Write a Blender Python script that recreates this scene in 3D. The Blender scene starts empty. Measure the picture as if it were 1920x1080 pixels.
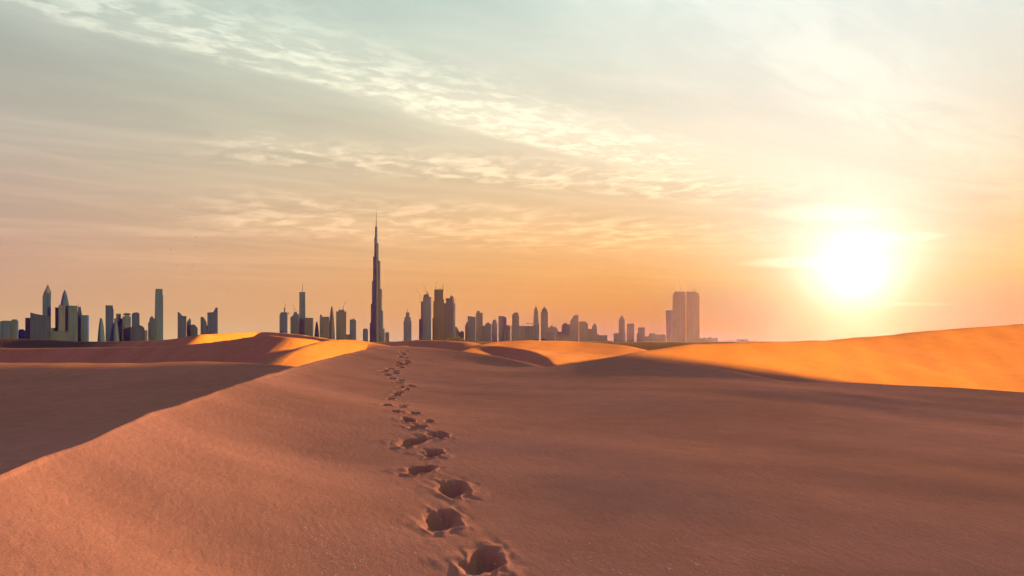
import bpy, bmesh, math, random
import numpy as np
from mathutils import Vector

R = math.radians
rng = random.Random(7)
nrng = np.random.default_rng(11)
scene = bpy.context.scene
COL = scene.collection
F = 1663.0            # focal length in photo pixels (1920 wide)
HZ = 640.0            # row of the horizon in the photo
EYE = 2.0             # eye height above the sand

# ------------------------------------------------------------------ camera
cam_d = bpy.data.cameras.new('camera')
cam = bpy.data.objects.new('camera', cam_d)
COL.objects.link(cam)
cam.location = (0, 0, EYE)
cam.rotation_euler = (R(90), 0, 0)
cam_d.sensor_width = 36
cam_d.lens = 36 * F / 1920
cam_d.shift_y = (HZ - 540) / 1920
cam_d.clip_start = 0.1
cam_d.clip_end = 40000
scene.camera = cam

# ------------------------------------------------------------------ exposure
EXPO = 2.0
scene.view_settings.view_transform = 'Standard'
scene.view_settings.look = 'None'
scene.view_settings.exposure = EXPO
scene.view_settings.gamma = 1
scene.view_settings.use_curve_mapping = False
scene.render.engine = 'CYCLES'
scene.cycles.use_denoising = True
scene.cycles.use_light_tree = False
scene.cycles.volume_bounces = 1
scene.cycles.max_bounces = 6
scene.cycles.diffuse_bounces = 1
scene.cycles.sample_clamp_indirect = 6

# ------------------------------------------------------------------ node helpers
class S:
    """a socket (or number) that can be combined with + - * / into node trees"""
    nt = None
    def __init__(self, v): self.v = v
    @staticmethod
    def m(op, *a, clamp=False):
        n = S.nt.nodes.new('ShaderNodeMath'); n.operation = op; n.use_clamp = clamp
        for i, x in enumerate(a):
            x = x.v if isinstance(x, S) else x
            if isinstance(x, (int, float)): n.inputs[i].default_value = x
            else: S.nt.links.new(x, n.inputs[i])
        return S(n.outputs[0])
    def __add__(s, o): return S.m('ADD', s, o)
    __radd__ = __add__
    def __mul__(s, o): return S.m('MULTIPLY', s, o)
    __rmul__ = __mul__
    def __sub__(s, o): return S.m('SUBTRACT', s, o)
    def __rsub__(s, o): return S.m('SUBTRACT', o, s)
    def __truediv__(s, o): return S.m('DIVIDE', s, o)
    def __rtruediv__(s, o): return S.m('DIVIDE', o, s)
    def exp(s): return S.m('EXPONENT', s)
    def max(s, o): return S.m('MAXIMUM', s, o)
    def min(s, o): return S.m('MINIMUM', s, o)
    def step(s, a, b):
        n = S.nt.nodes.new('ShaderNodeMapRange'); n.interpolation_type = 'SMOOTHSTEP'
        S.nt.links.new(s.v, n.inputs['Value'])
        n.inputs['From Min'].default_value = a; n.inputs['From Max'].default_value = b
        return S(n.outputs['Result'])

def vec(x, y, z):
    n = S.nt.nodes.new('ShaderNodeCombineXYZ')
    for i, c in enumerate((x, y, z)):
        if isinstance(c, S): S.nt.links.new(c.v, n.inputs[i])
        else: n.inputs[i].default_value = c
    return n.outputs[0]

def vmath(op, a, b=None, scale=None):
    n = S.nt.nodes.new('ShaderNodeVectorMath'); n.operation = op
    for i, x in enumerate((a, b)):
        if x is None: continue
        if isinstance(x, (tuple, list)): n.inputs[i].default_value = x
        else: S.nt.links.new(x, n.inputs[i])
    if scale is not None:
        if isinstance(scale, S): S.nt.links.new(scale.v, n.inputs['Scale'])
        else: n.inputs['Scale'].default_value = scale
    return n.outputs['Value'] if op == 'DOT_PRODUCT' else n.outputs['Vector']

def noise(v, scale, detail=4, rough=0.55, dist=0.0, lac=2.0):
    n = S.nt.nodes.new('ShaderNodeTexNoise')
    S.nt.links.new(v, n.inputs['Vector'])
    n.inputs['Scale'].default_value = scale; n.inputs['Detail'].default_value = detail
    n.inputs['Roughness'].default_value = rough; n.inputs['Distortion'].default_value = dist
    n.inputs['Lacunarity'].default_value = lac
    return S(n.outputs[0])

def lin(c):
    c = np.asarray(c, float) / 255
    return np.where(c <= 0.04045, c / 12.92, ((c + 0.055) / 1.055) ** 2.4)

# ------------------------------------------------------------------ sky
SUNPX = (1600, 512)
SUN_E, SUN_R = 13.0, 0.0048            # light that reaches the sand from the veiled disc, and its soft radius
SUN_TINT = (1.0, 0.72, 0.54)
HAZE_DENSITY, HAZE_G, HAZE_TINT = 5.0e-6, 0.78, (1.0, 0.58, 0.42)
def dir_of(px, py):
    v = np.array([(px - 960) / F, 1.0, (HZ - py) / F]); return v / np.linalg.norm(v)
SDIR = dir_of(*SUNPX)

SKY = [  # photo pixel, colour of the clear sky there
 (30,20,(144,158,159)),(30,120,(218,212,194)),(30,250,(150,144,128)),(30,350,(162,168,165)),(30,480,(194,170,165)),
 (30,570,(177,150,107)),(300,150,(236,220,146)),(300,300,(205,150,122)),(300,450,(202,160,146)),(300,580,(220,168,126)),
 (600,200,(246,196,140)),(600,350,(254,193,127)),(600,480,(231,181,163)),(600,590,(234,168,120)),(900,60,(172,234,242)),
 (1050,40,(180,231,227)),(700,15,(182,232,240)),(330,20,(162,178,170)),(900,200,(198,184,154)),(900,400,(216,217,177)),
 (900,500,(256,214,160)),(900,600,(244,168,112)),(1200,60,(220,228,216)),(1200,200,(244,226,196)),(1200,350,(250,216,172)),
 (1200,480,(255,200,140)),(1200,590,(255,176,104)),(1450,100,(250,238,218)),(1450,300,(255,240,212)),(1450,450,(255,232,180)),
 (1450,550,(255,212,104)),(1420,620,(255,168,66)),(1600,400,(255,252,228)),(1600,440,(257,253,232)),(1600,515,(266,262,238)),
 (1600,600,(255,232,112)),(1750,100,(252,240,222)),(1750,300,(254,232,202)),(1750,450,(255,240,200)),(1750,560,(255,212,108)),
 (1900,300,(254,222,186)),(1900,450,(255,196,122)),(1900,570,(255,160,78)),(1900,100,(244,234,216)),(1900,20,(236,236,226)),
 (1320,622,(255,176,88)),(1120,622,(250,170,104)),(1500,622,(255,196,84)),(1400,570,(255,196,104)),
]
BZ = (0.06, 0.16, 0.5)
BG = (0.05, 0.13, 0.35, 1.0)
def bases(d):
    z = max(d[2], 0.0); g = math.acos(max(-1, min(1, float(np.dot(d, SDIR)))))
    e = [math.exp(-z / k) for k in BZ]; q = [math.exp(-g / k) for k in BG]
    return [1] + e + q + [q[1]*e[1], q[2]*e[1], q[3]*e[1], q[1]*e[0], q[2]*e[0], q[3]*e[0]]
rows, tgt, wts = [], [], []
for px, py, c in SKY:
    d = dir_of(px, py); gg = float(np.dot(d, SDIR))
    tau = HAZE_DENSITY * min(9000/d[1], 900/max(d[2], 1e-3)); tr = math.exp(-tau)
    hg = (1-HAZE_G**2)/(4*math.pi*(1+HAZE_G**2-2*HAZE_G*gg)**1.5)
    air = (SUN_E*hg*np.array(SUN_TINT) + 0.45*np.array((1.0, .8, .65))) * np.array(HAZE_TINT) * (1-tr) * 0.8
    rows.append(bases(d)); tgt.append(np.maximum(lin(c) - air, 0.01)/tr); wts.append(2.2 if px >= 1900 else 1.0)     # the light the dusty air adds in front is taken off
for az in range(0, 360, 20):      # the sky overhead and behind: the same gradient going on, bluer with height
    for el, c in ((88, (86,112,160)), (50, (112,120,178)), (28, (138,126,184)), (12, (164,138,160)), (1, (176,134,134))):
        d = np.array([math.cos(R(el))*math.sin(R(az)), math.cos(R(el))*math.cos(R(az)), math.sin(R(el))])
        g = math.degrees(math.acos(float(np.dot(d, SDIR))))
        if g > 75 or el > 60:
            rows.append(bases(d)); tgt.append(lin(c)); wts.append(0.35)
A = np.array(rows); T = np.array(tgt); W = np.array(wts)[:, None]
nb = A.shape[1]
COEF = np.linalg.solve((A*W).T @ (A*W) + 5e-4*np.eye(nb), (A*W).T @ (T*W))

world = bpy.data.worlds.new('World'); scene.world = world; world.cycles.sampling_method = 'MANUAL'; world.cycles.sample_map_resolution = 2048; world.use_nodes = True
nt = world.node_tree; nt.nodes.clear(); S.nt = nt
tc = nt.nodes.new('ShaderNodeTexCoord')
sep = nt.nodes.new('ShaderNodeSeparateXYZ'); nt.links.new(tc.outputs['Generated'], sep.inputs[0])
dx, dy, dz0 = (S(sep.outputs[i]) for i in range(3))
dz = dz0.max(0.0)
gam = S.m('ARCCOSINE', S(vmath('DOT_PRODUCT', tc.outputs['Generated'], tuple(SDIR))).min(0.99999))
e = [(dz * (-1 / k)).exp() for k in BZ]; q = [(gam * (-1 / k)).exp() for k in BG]
bs = [None] + e + q + [q[1]*e[1], q[2]*e[1], q[3]*e[1], q[1]*e[0], q[2]*e[0], q[3]*e[0]]
acc = None
for i, b in enumerate(bs):
    c = tuple(float(x) for x in COEF[i])
    t = vmath('SCALE', c, None, 1.0 if b is None else b)
    acc = t if acc is None else vmath('ADD', acc, t)
acc = vmath('MAXIMUM', acc, (0.03, 0.02, 0.01))

# clouds on a high flat layer (plane coordinates = direction / height)
zz = dz0.max(0.02) + 0.004
pa = dx / zz; pb = dy / zz
P2 = vec(pa, pb, 0.0)
fade = dz.step(0.02, 0.12)
wob = noise(P2, 0.9, 3, 0.5) - 0.5
# band one: thick altocumulus diagonal, sharp lower edge
u1 = 0.652*pa + 0.758*pb
v1 = 0.758*pa - 0.652*pb + wob*0.30
band1 = v1.step(-2.88, -2.74) * (1 - v1.step(-2.60, -2.05)) * u1.step(0.4, 1.2) * (1 - u1.step(3.6, 5.2))
cell1 = noise(vec(u1*0.75, v1*1.1, 0.3), 11, 5, 0.60, 0.35).step(0.40, 0.68)
c1 = band1 * (0.22 + 0.78*cell1)
# band two and three: flatter rows of small clouds nearer the horizon
u2 = 0.908*pa + 0.418*pb
v2 = 0.418*pa - 0.908*pb + wob*0.5
cell2 = noise(vec(u2*0.9, v2*0.8, 2.1), 6.8, 5, 0.60, 0.35).step(0.41, 0.68)
band2 = v2.step(-5.25, -4.85) * (1 - v2.step(-4.6, -4.1)) * u2.step(0.2, 0.9) * (1 - u2.step(3.4, 4.6))
cell3 = noise(vec(u2*0.9, v2*0.7, 5.7), 4.0, 5, 0.62, 0.35).step(0.41, 0.68)
band3 = v2.step(-9.2, -7.4) * (1 - v2.step(-6.4, -5.5)) * u2.step(0.2, 1.2) * (1 - u2.step(4.2, 7.0))
# thin high veil everywhere
veil = noise(vec(u1*0.35, v1*1.0, 7.0), 1.6, 5, 0.6, 0.8).step(0.42, 0.78)
veil2 = noise(vec(u2*0.22, v2*0.8, 3.0), 1.1, 5, 0.58, 0.5).step(0.45, 0.75)
# bright wisp in the upper right
wisp = v1.step(-1.62, -1.30) * (1 - v1.step(-1.05, -0.75)) * noise(vec(u1*0.5, v1*1.6, 9.0), 3.0, 5, 0.6, 0.6).step(0.3, 0.6)
# streaks close to the sun
def streak(px0, py0, px1, py1, half):
    a0 = (px0-960)/(HZ-py0), F/(HZ-py0); a1 = (px1-960)/(HZ-py1), F/(HZ-py1)
    cx, cy = (a0[0]+a1[0])/2, (a0[1]+a1[1])/2
    ln = math.hypot(a1[0]-a0[0], a1[1]-a0[1])/2; ux, uy = (a1[0]-a0[0])/2/ln, (a1[1]-a0[1])/2/ln
    a = pa - cx + wob*0.5; b = pb - cy + wob*0.7
    uu = (a*ux + b*uy) / ln; vv = (a*(-uy) + b*ux) / half
    r2 = uu*uu + vv*vv
    return (1 - r2.step(0.1, 1.3))
st = streak(1440,380,1650,405,0.42) + streak(1600,432,1740,446,0.5) + streak(1430,478,1560,492,0.75) + streak(1640,560,1760,566,1.0)*0.4
lit = (c1*0.60 + (band2*cell2)*0.50 + (band3*cell3)*0.42 + veil2*0.14*fade + veil*0.12*fade + wisp*0.16)
shade = 1 - (1-veil2)*0.03*fade - v1.step(-4.6, -3.4)*(1 - v1.step(-3.1, -2.86))*0.05*(1 - u1.step(2.5, 5.0)) 
cl = vmath('SCALE', vmath('ADD', vmath('MULTIPLY', acc, (0.60, 0.56, 0.50)), (0.20, 0.155, 0.105)), None, lit*1.15)
acc = vmath('ADD', vmath('SCALE', acc, None, shade), cl)
acc = vmath('ADD', acc, vmath('SCALE', (0.22, 0.20, 0.16), None, st))
# the sun itself, veiled by dust
core = (gam * gam * (-1/SUN_R**2)).exp() * (SUN_E/(math.pi*SUN_R**2))
acc = vmath('ADD', acc, vmath('SCALE', SUN_TINT, None, core))
acc = vmath('ADD', acc, vmath('SCALE', (1.0, 0.88, 0.62), None, (gam * (-1/0.034)).exp() * 1.5))
bgn = nt.nodes.new('ShaderNodeBackground')
nt.links.new(acc, bgn.inputs['Color']); bgn.inputs['Strength'].default_value = 2 ** -EXPO
wo = nt.nodes.new('ShaderNodeOutputWorld'); nt.links.new(bgn.outputs[0], wo.inputs['Surface'])

# ------------------------------------------------------------------ sun lamp: low, from the right and behind
SUN_AZ, SUN_EL = 113.0, 9.0
ld = bpy.data.lights.new('sun', 'SUN'); lamp = bpy.data.objects.new('sun', ld); COL.objects.link(lamp)
ld.energy = 5.0; ld.angle = R(2.0); ld.color = (1.0, 0.59, 0.02)
to_sun = Vector((math.sin(R(SUN_AZ))*math.cos(R(SUN_EL)), math.cos(R(SUN_AZ))*math.cos(R(SUN_EL)), math.sin(R(SUN_EL))))
lamp.rotation_euler = to_sun.to_track_quat('Z', 'Y').to_euler()
lamp.location = (60, -60, 60)

# ------------------------------------------------------------------ terrain
def P(px, py, Y):
    return ((px - 960) / F * Y, Y, EYE + (HZ - py) / F * Y)

def near_line(x, y, pts):
    """nearest point on an open polyline: distance, side (+1 = left of travel), height there, parameter"""
    best = np.full(x.shape, 1e18); side = np.zeros(x.shape); zc = np.zeros(x.shape); tt = np.zeros(x.shape)
    for i in range(len(pts) - 1):
        (x0, y0, z0), (x1, y1, z1) = pts[i], pts[i+1]
        ex, ey = x1-x0, y1-y0; L2 = ex*ex + ey*ey
        t = np.clip(((x-x0)*ex + (y-y0)*ey) / L2, 0, 1)
        qx, qy = x-(x0+t*ex), y-(y0+t*ey)
        d2 = qx*qx + qy*qy
        m = d2 < best
        best = np.where(m, d2, best)
        side = np.where(m, np.sign(ex*qy - ey*qx), side)
        zc = np.where(m, z0 + t*(z1-z0), zc)
        tt = np.where(m, i + t, tt)
    return np.sqrt(best), side, zc, tt

def smooth_line(pts, n=6):
    """Catmull-Rom through the control points"""
    p = np.array(pts, float); out = []
    q = np.vstack([2*p[0]-p[1], p, 2*p[-1]-p[-2]])
    for i in range(len(p)-1):
        a, b, c, d = q[i:i+4]
        for k in range(n):
            t = k/n
            out.append(0.5*((2*b) + (c-a)*t + (2*a-5*b+4*c-d)*t*t + (3*b-a-3*c+d)*t**3))
    out.append(p[-1]); return [tuple(v) for v in out]

def ridge(x, y, pts, near, far, r_near=0.6, r_far=0.6):
    """a dune: crest polyline running left to right; camera side falls at tan(near), far side at tan(far)"""
    d, s, zc, _ = near_line(x, y, pts)
    sl = np.where(s < 0, math.tan(R(near)), math.tan(R(far)))
    r = np.where(s < 0, r_near, r_far)
    out = np.full(x.shape, -1e3)
    for (x0, y0, z0), (x1, y1, z1) in zip(pts, pts[1:]):
        ex, ey = x1-x0, y1-y0
        t = np.clip(((x-x0)*ex + (y-y0)*ey) / (ex*ex + ey*ey), 0, 1)
        dd = np.hypot(x-x0-t*ex, y-y0-t*ey)
        out = np.maximum(out, z0 + t*(z1-z0) - sl*(np.sqrt(dd*dd + r*r) - r))
    return out

# the near dune: its crest seen from the camera, left ridge -> top -> right shoulder
CREST = [P(-260,1010,5.8), P(0,910,7.8), P(150,845,10.4), P(320,775,16.2), P(480,716,27), P(560,691,37), P(625,672,47), P(700,656,58), P(762,650,67),
         P(850,657,66), P(930,669.5,62), P(1010,687.5,58), P(1080,681,57), P(1170,672,56), P(1300,686,51), P(1450,713,46), P(1600,719,46), P(1920,735,46), P(2400,775,44)]
CREST_S = smooth_line(CREST)
BACK = [(34, 20, -1.8), (28, -8, -2.1), (8, -16, -1.2), (-4, -12, -0.3), (-4.2, 0, 0.5)]
LOOP = CREST_S + BACK + [CREST_S[0]]
def at_z(px, py, z): return P(px, py, (EYE-z)*F/(py-HZ))
INNER = [at_z(905,1060,-.62), at_z(820,985,-.52), at_z(790,905,-.40), at_z(770,830,-.24), at_z(790,795,-.12), P(740,750,30.5),
         P(745,715,39), P(760,690,48), at_z(1400,1080,-.68), at_z(420,1080,-.22), at_z(1850,1000,-.76), at_z(1200,870,-.42), P(1200,750,31), at_z(1600,762,-.49), P(1500,733,37),
         at_z(560,860,-.16), (0.3, 0.5, -.75)]
ctl = np.array([c for c in CREST] + INNER + BACK)
def tps_fit(c):
    n = len(c); d2 = ((c[:, None, :2] - c[None, :, :2])**2).sum(-1)
    K = 0.5*d2*np.log(d2 + 1e-9) + np.eye(n)*1.5
    Pm = np.c_[np.ones(n), c[:, :2]]
    Mx = np.block([[K, Pm], [Pm.T, np.zeros((3, 3))]])
    return np.linalg.solve(Mx, np.r_[c[:, 2], 0, 0, 0])
TW = tps_fit(ctl)
def tps(x, y):
    z = TW[-3] + TW[-2]*x + TW[-1]*y
    for (cx, cy, _), w in zip(ctl, TW):
        d2 = (x-cx)**2 + (y-cy)**2 + 1e-9
        z = z + w*0.5*d2*np.log(d2)
    return z
def inside(x, y, poly):
    c = np.zeros(x.shape, bool)
    for i in range(len(poly)):
        x0, y0 = poly[i][:2]; x1, y1 = poly[i-1][:2]
        hit = ((y0 > y) != (y1 > y)) & (x < (x1-x0)*(y-y0)/(y1-y0+1e-12) + x0)
        c ^= hit
    return c
NL = len(CREST_S)
def near_dune(x, y):
    x = x + 0.035*np.sin(y*0.9+0.4) + 0.02*np.sin(y*2.1+1.3); y = y + 0.04*np.sin(x*0.7)
    d, s, zc, t = near_line(x, y, LOOP)
    ins = inside(x, y, LOOP)
    i_top = 8*6
    left = t < i_top
    fr = np.clip((t - i_top)/12, 0, 1)
    slope = np.where(left, math.tan(R(30)), math.tan(R(22)))
    slope = np.where(t > NL, math.tan(R(7)), slope)
    r = np.where(left, 0.25, 0.25 + 2.2*fr)
    out = zc - slope*(np.sqrt(d*d + r*r) - r)
    zi = tps(x, y)
    w = np.clip(d/3.0, 0, 1)**0.8         # just inside the crest the surface meets the crest line exactly
    zi = zi*w + np.minimum(zi, zc)*(1-w)
    lip = 0.10*np.exp(-d/0.45)*np.where(left, 1.0, 0.0)      # lip added along the left ridge so its edge catches a bright rim
    return np.where(ins, zi, out) + lip

DUNES = {
 'valley_dune': (smooth_line([P(-500,684,92), P(-200,682,82), P(0,681,75), P(220,680,74), P(400,679,72), P(470,681,70), P(540,686,67), P(640,698,61)]), 6.0, 20, 0.4, 0.3),
 'dark_dune': (smooth_line([P(-300,655,300), P(0,653,225), P(200,651,176), P(300,650,152), P(400,641,128), P(480,630.5,109), P(530,631,101), P(575,637,100), P(620,648,102), P(670,664,106)]), 33, 12, 0.12, 1.0),
 'far_left_dune': (smooth_line([P(-400,630,400), P(0,634,340), P(150,640,270), P(290,638,200), P(360,630,160), P(400,626.5,161), P(450,623.5,168), P(490,622.5,174), P(525,624,163), P(560,628,148), P(640,641,122), P(700,652,112)]), 32, 14, 0.3, 2.0),
 'small_dune': (smooth_line([P(548,668,84), P(562,656.5,86), P(582,647.5,89), P(602,641,92), P(628,637,94), P(662,637.5,95.5), P(702,644,95), P(745,653,90), P(800,668,80)]), 19, 22, 0.5, 1.0),
 'middle_dune': (smooth_line([P(620,655,156), P(740,641,142), P(800,637.5,130), P(870,641,119), P(905,650,113), P(930,664,108)]), 28, 16, 1.5, 2.0),
 'slip_dune': (smooth_line([P(880,650,97), P(900,648.5,95), P(930,649,93), P(970,652,90), P(1000,659,86), P(1022,669,80), P(1042,684,73), P(1055,700,66)]), 29, 6, 0.2, 0.2),
 'lit_dune': (smooth_line([P(890,653,96), P(906,646,98), P(935,640.5,101), P(1000,638.5,102), P(1090,640.5,102), P(1170,649,98), P(1240,665,92)]), 9, 20, 1.5, 1.0),
 'right_dune': (smooth_line([P(1030,694,60), P(1060,685,62), P(1110,677,64), P(1180,664,68), P(1260,650.5,75), P(1340,643.5,81), P(1400,641,85), P(1540,638.5,93), P(1620,632,97), P(1700,624.5,101), P(1800,616,106), P(1920,607,112), P(2150,596,122), P(2500,590,138), P(3200,600,160)]), 14, 22, 1.2, 1.0),
}
CAST = [(93, 64, -1), (85.5, 46.5, 8), (78, 29, 17.5), (72, 15, 24), (66, 1, 26.5), (58, -18, 26), (49, -40, 24), (40, -60, 22), (31, -80, 13)]  # crest of an added dune out of view, shaped to throw the foreground into shade
def terrain(x, y):
    """height and which dune is on top"""
    d0 = np.hypot(x, y)
    base = -6.5 + 6.5*np.clip((d0-150)/220, 0, 1)
    base = base + 0.5*np.sin(x/37 + 1)*np.sin(y/29)*np.clip((d0-40)/100, 0, 1)*np.clip((600-d0)/300, 0, 1)
    z = base; who = np.zeros(x.shape, int)
    near = d0 < 420
    xs, ys = x[near], y[near]
    zs = z[near].copy(); ws = who[near].copy()
    layers = [('shade_dune', ridge(xs, ys, smooth_line(CAST), 30, 30, 1.5, 1.5))]
    for k, (pts, n_, f_, rn, rf) in DUNES.items():
        layers.append((k, ridge(xs, ys, pts, n_, f_, rn, rf)))
    nd = np.full(xs.shape, -50.0)
    nn = np.hypot(xs, ys) < 130
    nd[nn] = near_dune(xs[nn], ys[nn])
    layers.append(('near_dune', nd))
    for i, (k, h) in enumerate(layers):
        kk = 0.35 if k != 'slip_dune' else 0.05
        m = h > zs
        ws = np.where(m, i+1, ws)
        hh = np.clip(0.5 + 0.5*(h-zs)/kk, 0, 1)
        zs = zs*(1-hh) + h*hh + kk*hh*(1-hh)*0.5
    z[near] = zs; who[near] = ws
    return z, who, ['desert_plain'] + [k for k, _ in layers]

# ---- footprints: photo pixel of the hollow's centre, half width in photo pixels
STEPS = [(905,1052,44,-0.1),(826,978,34,0.0),(849,919,29,0.15),(787,886,25,-0.1),(812,853,20,0.1),(772,832,21,-0.1),(821,818,19,0.15),
 (783,803,16,-0.1),(765,789,13,0.1),(804,791,10,0.0),(777,774.5,12,-0.1),(743,771,11,0.1),(752,758,11,0.0),(724,758,11,0.1),(730,747,10,-0.1),
 (754,761.5,8,0.1),(744,739.5,9,0.0),(749,735,8,0.1),(762,729,7.5,0.0),(767,722.5,6.5,0.1),(752,725.5,6,0.0),(774,723.8,5.5,0.0),(748,717.5,8,-0.1),(752,713.5,6,0.1),(735,709.5,7,0.0),
 (741,700,8,-0.1),(725,703,8,0.1),(721,695.5,8,0.0),(731,691.6,7,0.1),(743,696,7,0.0),(752,689.5,7,-0.1),(745,686,6.5,0.1),
 (757,683.5,8,0.0),(748,681.5,6.5,0.1),(764,679.5,7,0.0),(762,675.5,6.5,0.1),(751,668.6,6,0.0),(761,670.5,5.5,0.0),(757,664,5,0.1),(752,660.8,4.5,0.0),(762,657.5,4.5,0.0)]
def ground_hit(px, py):
    Y = np.linspace(4, 75, 3000); X = (px-960)/F*Y; Z = EYE + (HZ-py)/F*Y
    dz = Z - near_dune(X, Y)
    i = int(np.argmax(dz < 0)); 
    return float(X[i]), float(Y[i])
PRINTS = []
for px, py, hw, tw in STEPS:
    gx, gy = ground_hit(px, py)
    hwm = hw/F*gy
    PRINTS.append((gx, gy, min(max(hwm, 0.14), 0.26), tw + rng.uniform(-0.15, 0.15), rng.uniform(0.85, 1.15)))
def sm(x): x = np.clip(x, 0, 1); return x*x*(3-2*x)
PLEN = nrng.uniform(2.3, 3.3, len(PRINTS)); PDEP = nrng.uniform(0.75, 1.25, len(PRINTS)); PSPL = nrng.uniform(0.2, 1.3, len(PRINTS))
PHI = nrng.uniform(0, 6.28, (len(PRINTS), 4))
def stamp(x, y, z):
    """press the footprints into the sand; also returns the index of the footprint each point belongs to"""
    own = np.full(x.shape, -1)
    for i, (gx, gy, w, tw, k) in enumerate(PRINTS):
        m = (np.abs(x-gx) < w*4) & (np.abs(y-gy) < w*9)
        if not m.any(): continue
        a = x[m]-gx; b = y[m]-gy
        c, s = math.cos(tw), math.sin(tw)
        LEN = PLEN[i]
        u = (a*c + b*s)/w; v = (-a*s + b*c)/(w*LEN)
        ph = PHI[i]
        u = u + 0.10*np.sin(2.3*v*LEN + ph[0]) + 0.05*np.sin(7*v + 4*u + ph[1])
        v = v + 0.07*np.sin(3.1*u + ph[2]) + 0.03*np.sin(8*u + ph[3])
        th = np.arctan2(v, u)
        # heel and ball of the foot: a waist in the outline, pointed at the lower left
        wig = 1 + 0.08*np.sin(2*th + ph[0]) + 0.06*np.sin(3*th + ph[1]) + 0.035*np.sin(5*th + ph[2]) + 0.03*np.sin(9*th + ph[3])
        r = np.hypot(u, v)/wig
        D = 0.225*k*(w/0.2)*PDEP[i]
        # hollow: steep wall at the far and left side, long ramp at the near right side
        steep = 0.5 + 0.5*np.clip(0.8*v - 0.6*u, -1, 1)
        inner = 0.42*steep + 0.02*(1-steep)
        hol = -D*(1 - sm((r-inner)/(1.04-inner)))
        hol = hol*(0.72 + 0.28*np.clip(v*0.9 - u*0.3 + 0.4, 0, 1)) + 0.03*np.exp(-((u+0.1)**2 + (v+0.25)**2)/0.08)
        rim = 0.022*k*np.exp(-((r-1.13)/0.13)**2)*(0.45 + 0.55*np.clip(u*0.9 - v*0.5, -1, 1) + 0.25*np.sin(6*th + ph[2]))
        crumb = 0.5 + 0.5*np.sin(x[m]*31 + ph[0])*np.sin(y[m]*17 + ph[1])
        mu = (u+1.60)/0.85; mv = (v+0.35)/0.60
        mound = 0.013*k*sm(1.35 - np.sqrt(mu*mu + mv*mv))*(r > 0.98)*(0.85 + 0.3*crumb)
        mu2 = (u-1.50)/0.65; mv2 = (v+0.50)/0.50
        mound2 = 0.016*k*sm(1.3 - np.sqrt(mu2*mu2 + mv2*mv2))*(r > 0.98)*(0.8 + 0.4*crumb)*PSPL[i]
        lumps = 0.010*np.sin(u*5+ph[3])*np.sin(v*6+ph[1])*np.exp(-(r/1.7)**4)
        z[m] += (hol + rim + mound*sm((r-0.98)*5) + mound2*sm((r-0.98)*5) + lumps)*(w/0.2)**0.5
        oo = own[m]; oo[r < 1.25] = i; own[m] = oo
    return own

# ---- polar sheet: fine along the trail, coarser elsewhere, out to the horizon
def span(a, b, st): n = max(1, int(round((b-a)/st))); return np.linspace(a, b, n, endpoint=False)
az = np.concatenate([span(-180,-60,3.0), span(-60,-34,0.6), span(-34,-10.5,0.11), span(-10.5,0.5,0.042), span(0.5,34,0.11), span(34,60,0.6), span(60,180,2.0)])
az = np.radians(az)
def geo(a, b, f): n = max(1, int(round(math.log(b/a)/f))); return np.geomspace(a, b, n, endpoint=False)
rad = np.concatenate([geo(0.8,6.5,0.03), geo(6.5,70,0.0036), geo(70,190,0.0042), geo(190,400,0.012), geo(400,8600,0.09), [8600.0]])
NA, NR = len(az), len(rad)
AZ, RD = np.meshgrid(az, rad)
X = (RD*np.sin(AZ)).ravel(); Y = (RD*np.cos(AZ)).ravel()
Z, WHO, NAMES = terrain(X, Y)
und = 0.018*np.sin(X*0.9+0.4*Y+np.sin(Y*0.35)*1.5)*np.sin(Y*0.55-0.3*X+1.0) + 0.03*np.sin(X*0.31-1)*np.sin(Y*0.23+0.5)
Z = Z + und*np.clip((np.hypot(X, Y)-1)/5, 0, 1)*(np.hypot(X, Y) < 90)
DD = np.hypot(X, Y)
Z = Z + (0.05*np.sin(X*0.55 + 0.5*np.sin(Y*0.21))*np.sin(Y*0.33 + 0.4*np.sin(X*0.17+1)) + 0.025*np.sin(X*1.3+Y*0.4)*np.sin(Y*0.8-X*0.3))*np.clip((DD-60)/20, 0, 1)*np.clip((220-DD)/60, 0, 1)*(WHO != NAMES.index('near_dune'))
OWN = stamp(X, Y, Z)
idx = np.arange(NA*NR).reshape(NR, NA)
a0 = idx[:-1, :]; a1 = np.roll(idx, -1, axis=1)[:-1, :]; b0 = idx[1:, :]; b1 = np.roll(idx, -1, axis=1)[1:, :]
QUADS = np.stack([a0, a1, b1, b0], -1).reshape(-1, 4)
fw = WHO[QUADS[:, 0]]
fo = OWN[QUADS].max(1); fo = np.where((OWN[QUADS] >= 0).sum(1) >= 3, fo, -1)
COORD = np.stack([X, Y, Z], 1)

def sheet(name, faces, mat):
    used, inv = np.unique(faces, return_inverse=True)
    me = bpy.data.meshes.new(name)
    n, f = len(used), len(faces)
    me.vertices.add(n); me.vertices.foreach_set('co', COORD[used].astype(np.float32).ravel())
    me.loops.add(f*4); me.loops.foreach_set('vertex_index', inv.astype(np.int32).ravel())
    me.polygons.add(f); me.polygons.foreach_set('loop_start', np.arange(0, f*4, 4, dtype=np.int32))
    me.polygons.foreach_set('use_smooth', np.ones(f, bool))
    me.update(calc_edges=True); me.validate()
    me.materials.append(mat)
    o = bpy.data.objects.new(name, me); COL.objects.link(o); return o

def new_mat(name):
    m = bpy.data.materials.new(name); m.use_nodes = True; S.nt = m.node_tree
    return m, m.node_tree, m.node_tree.nodes['Principled BSDF']

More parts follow.
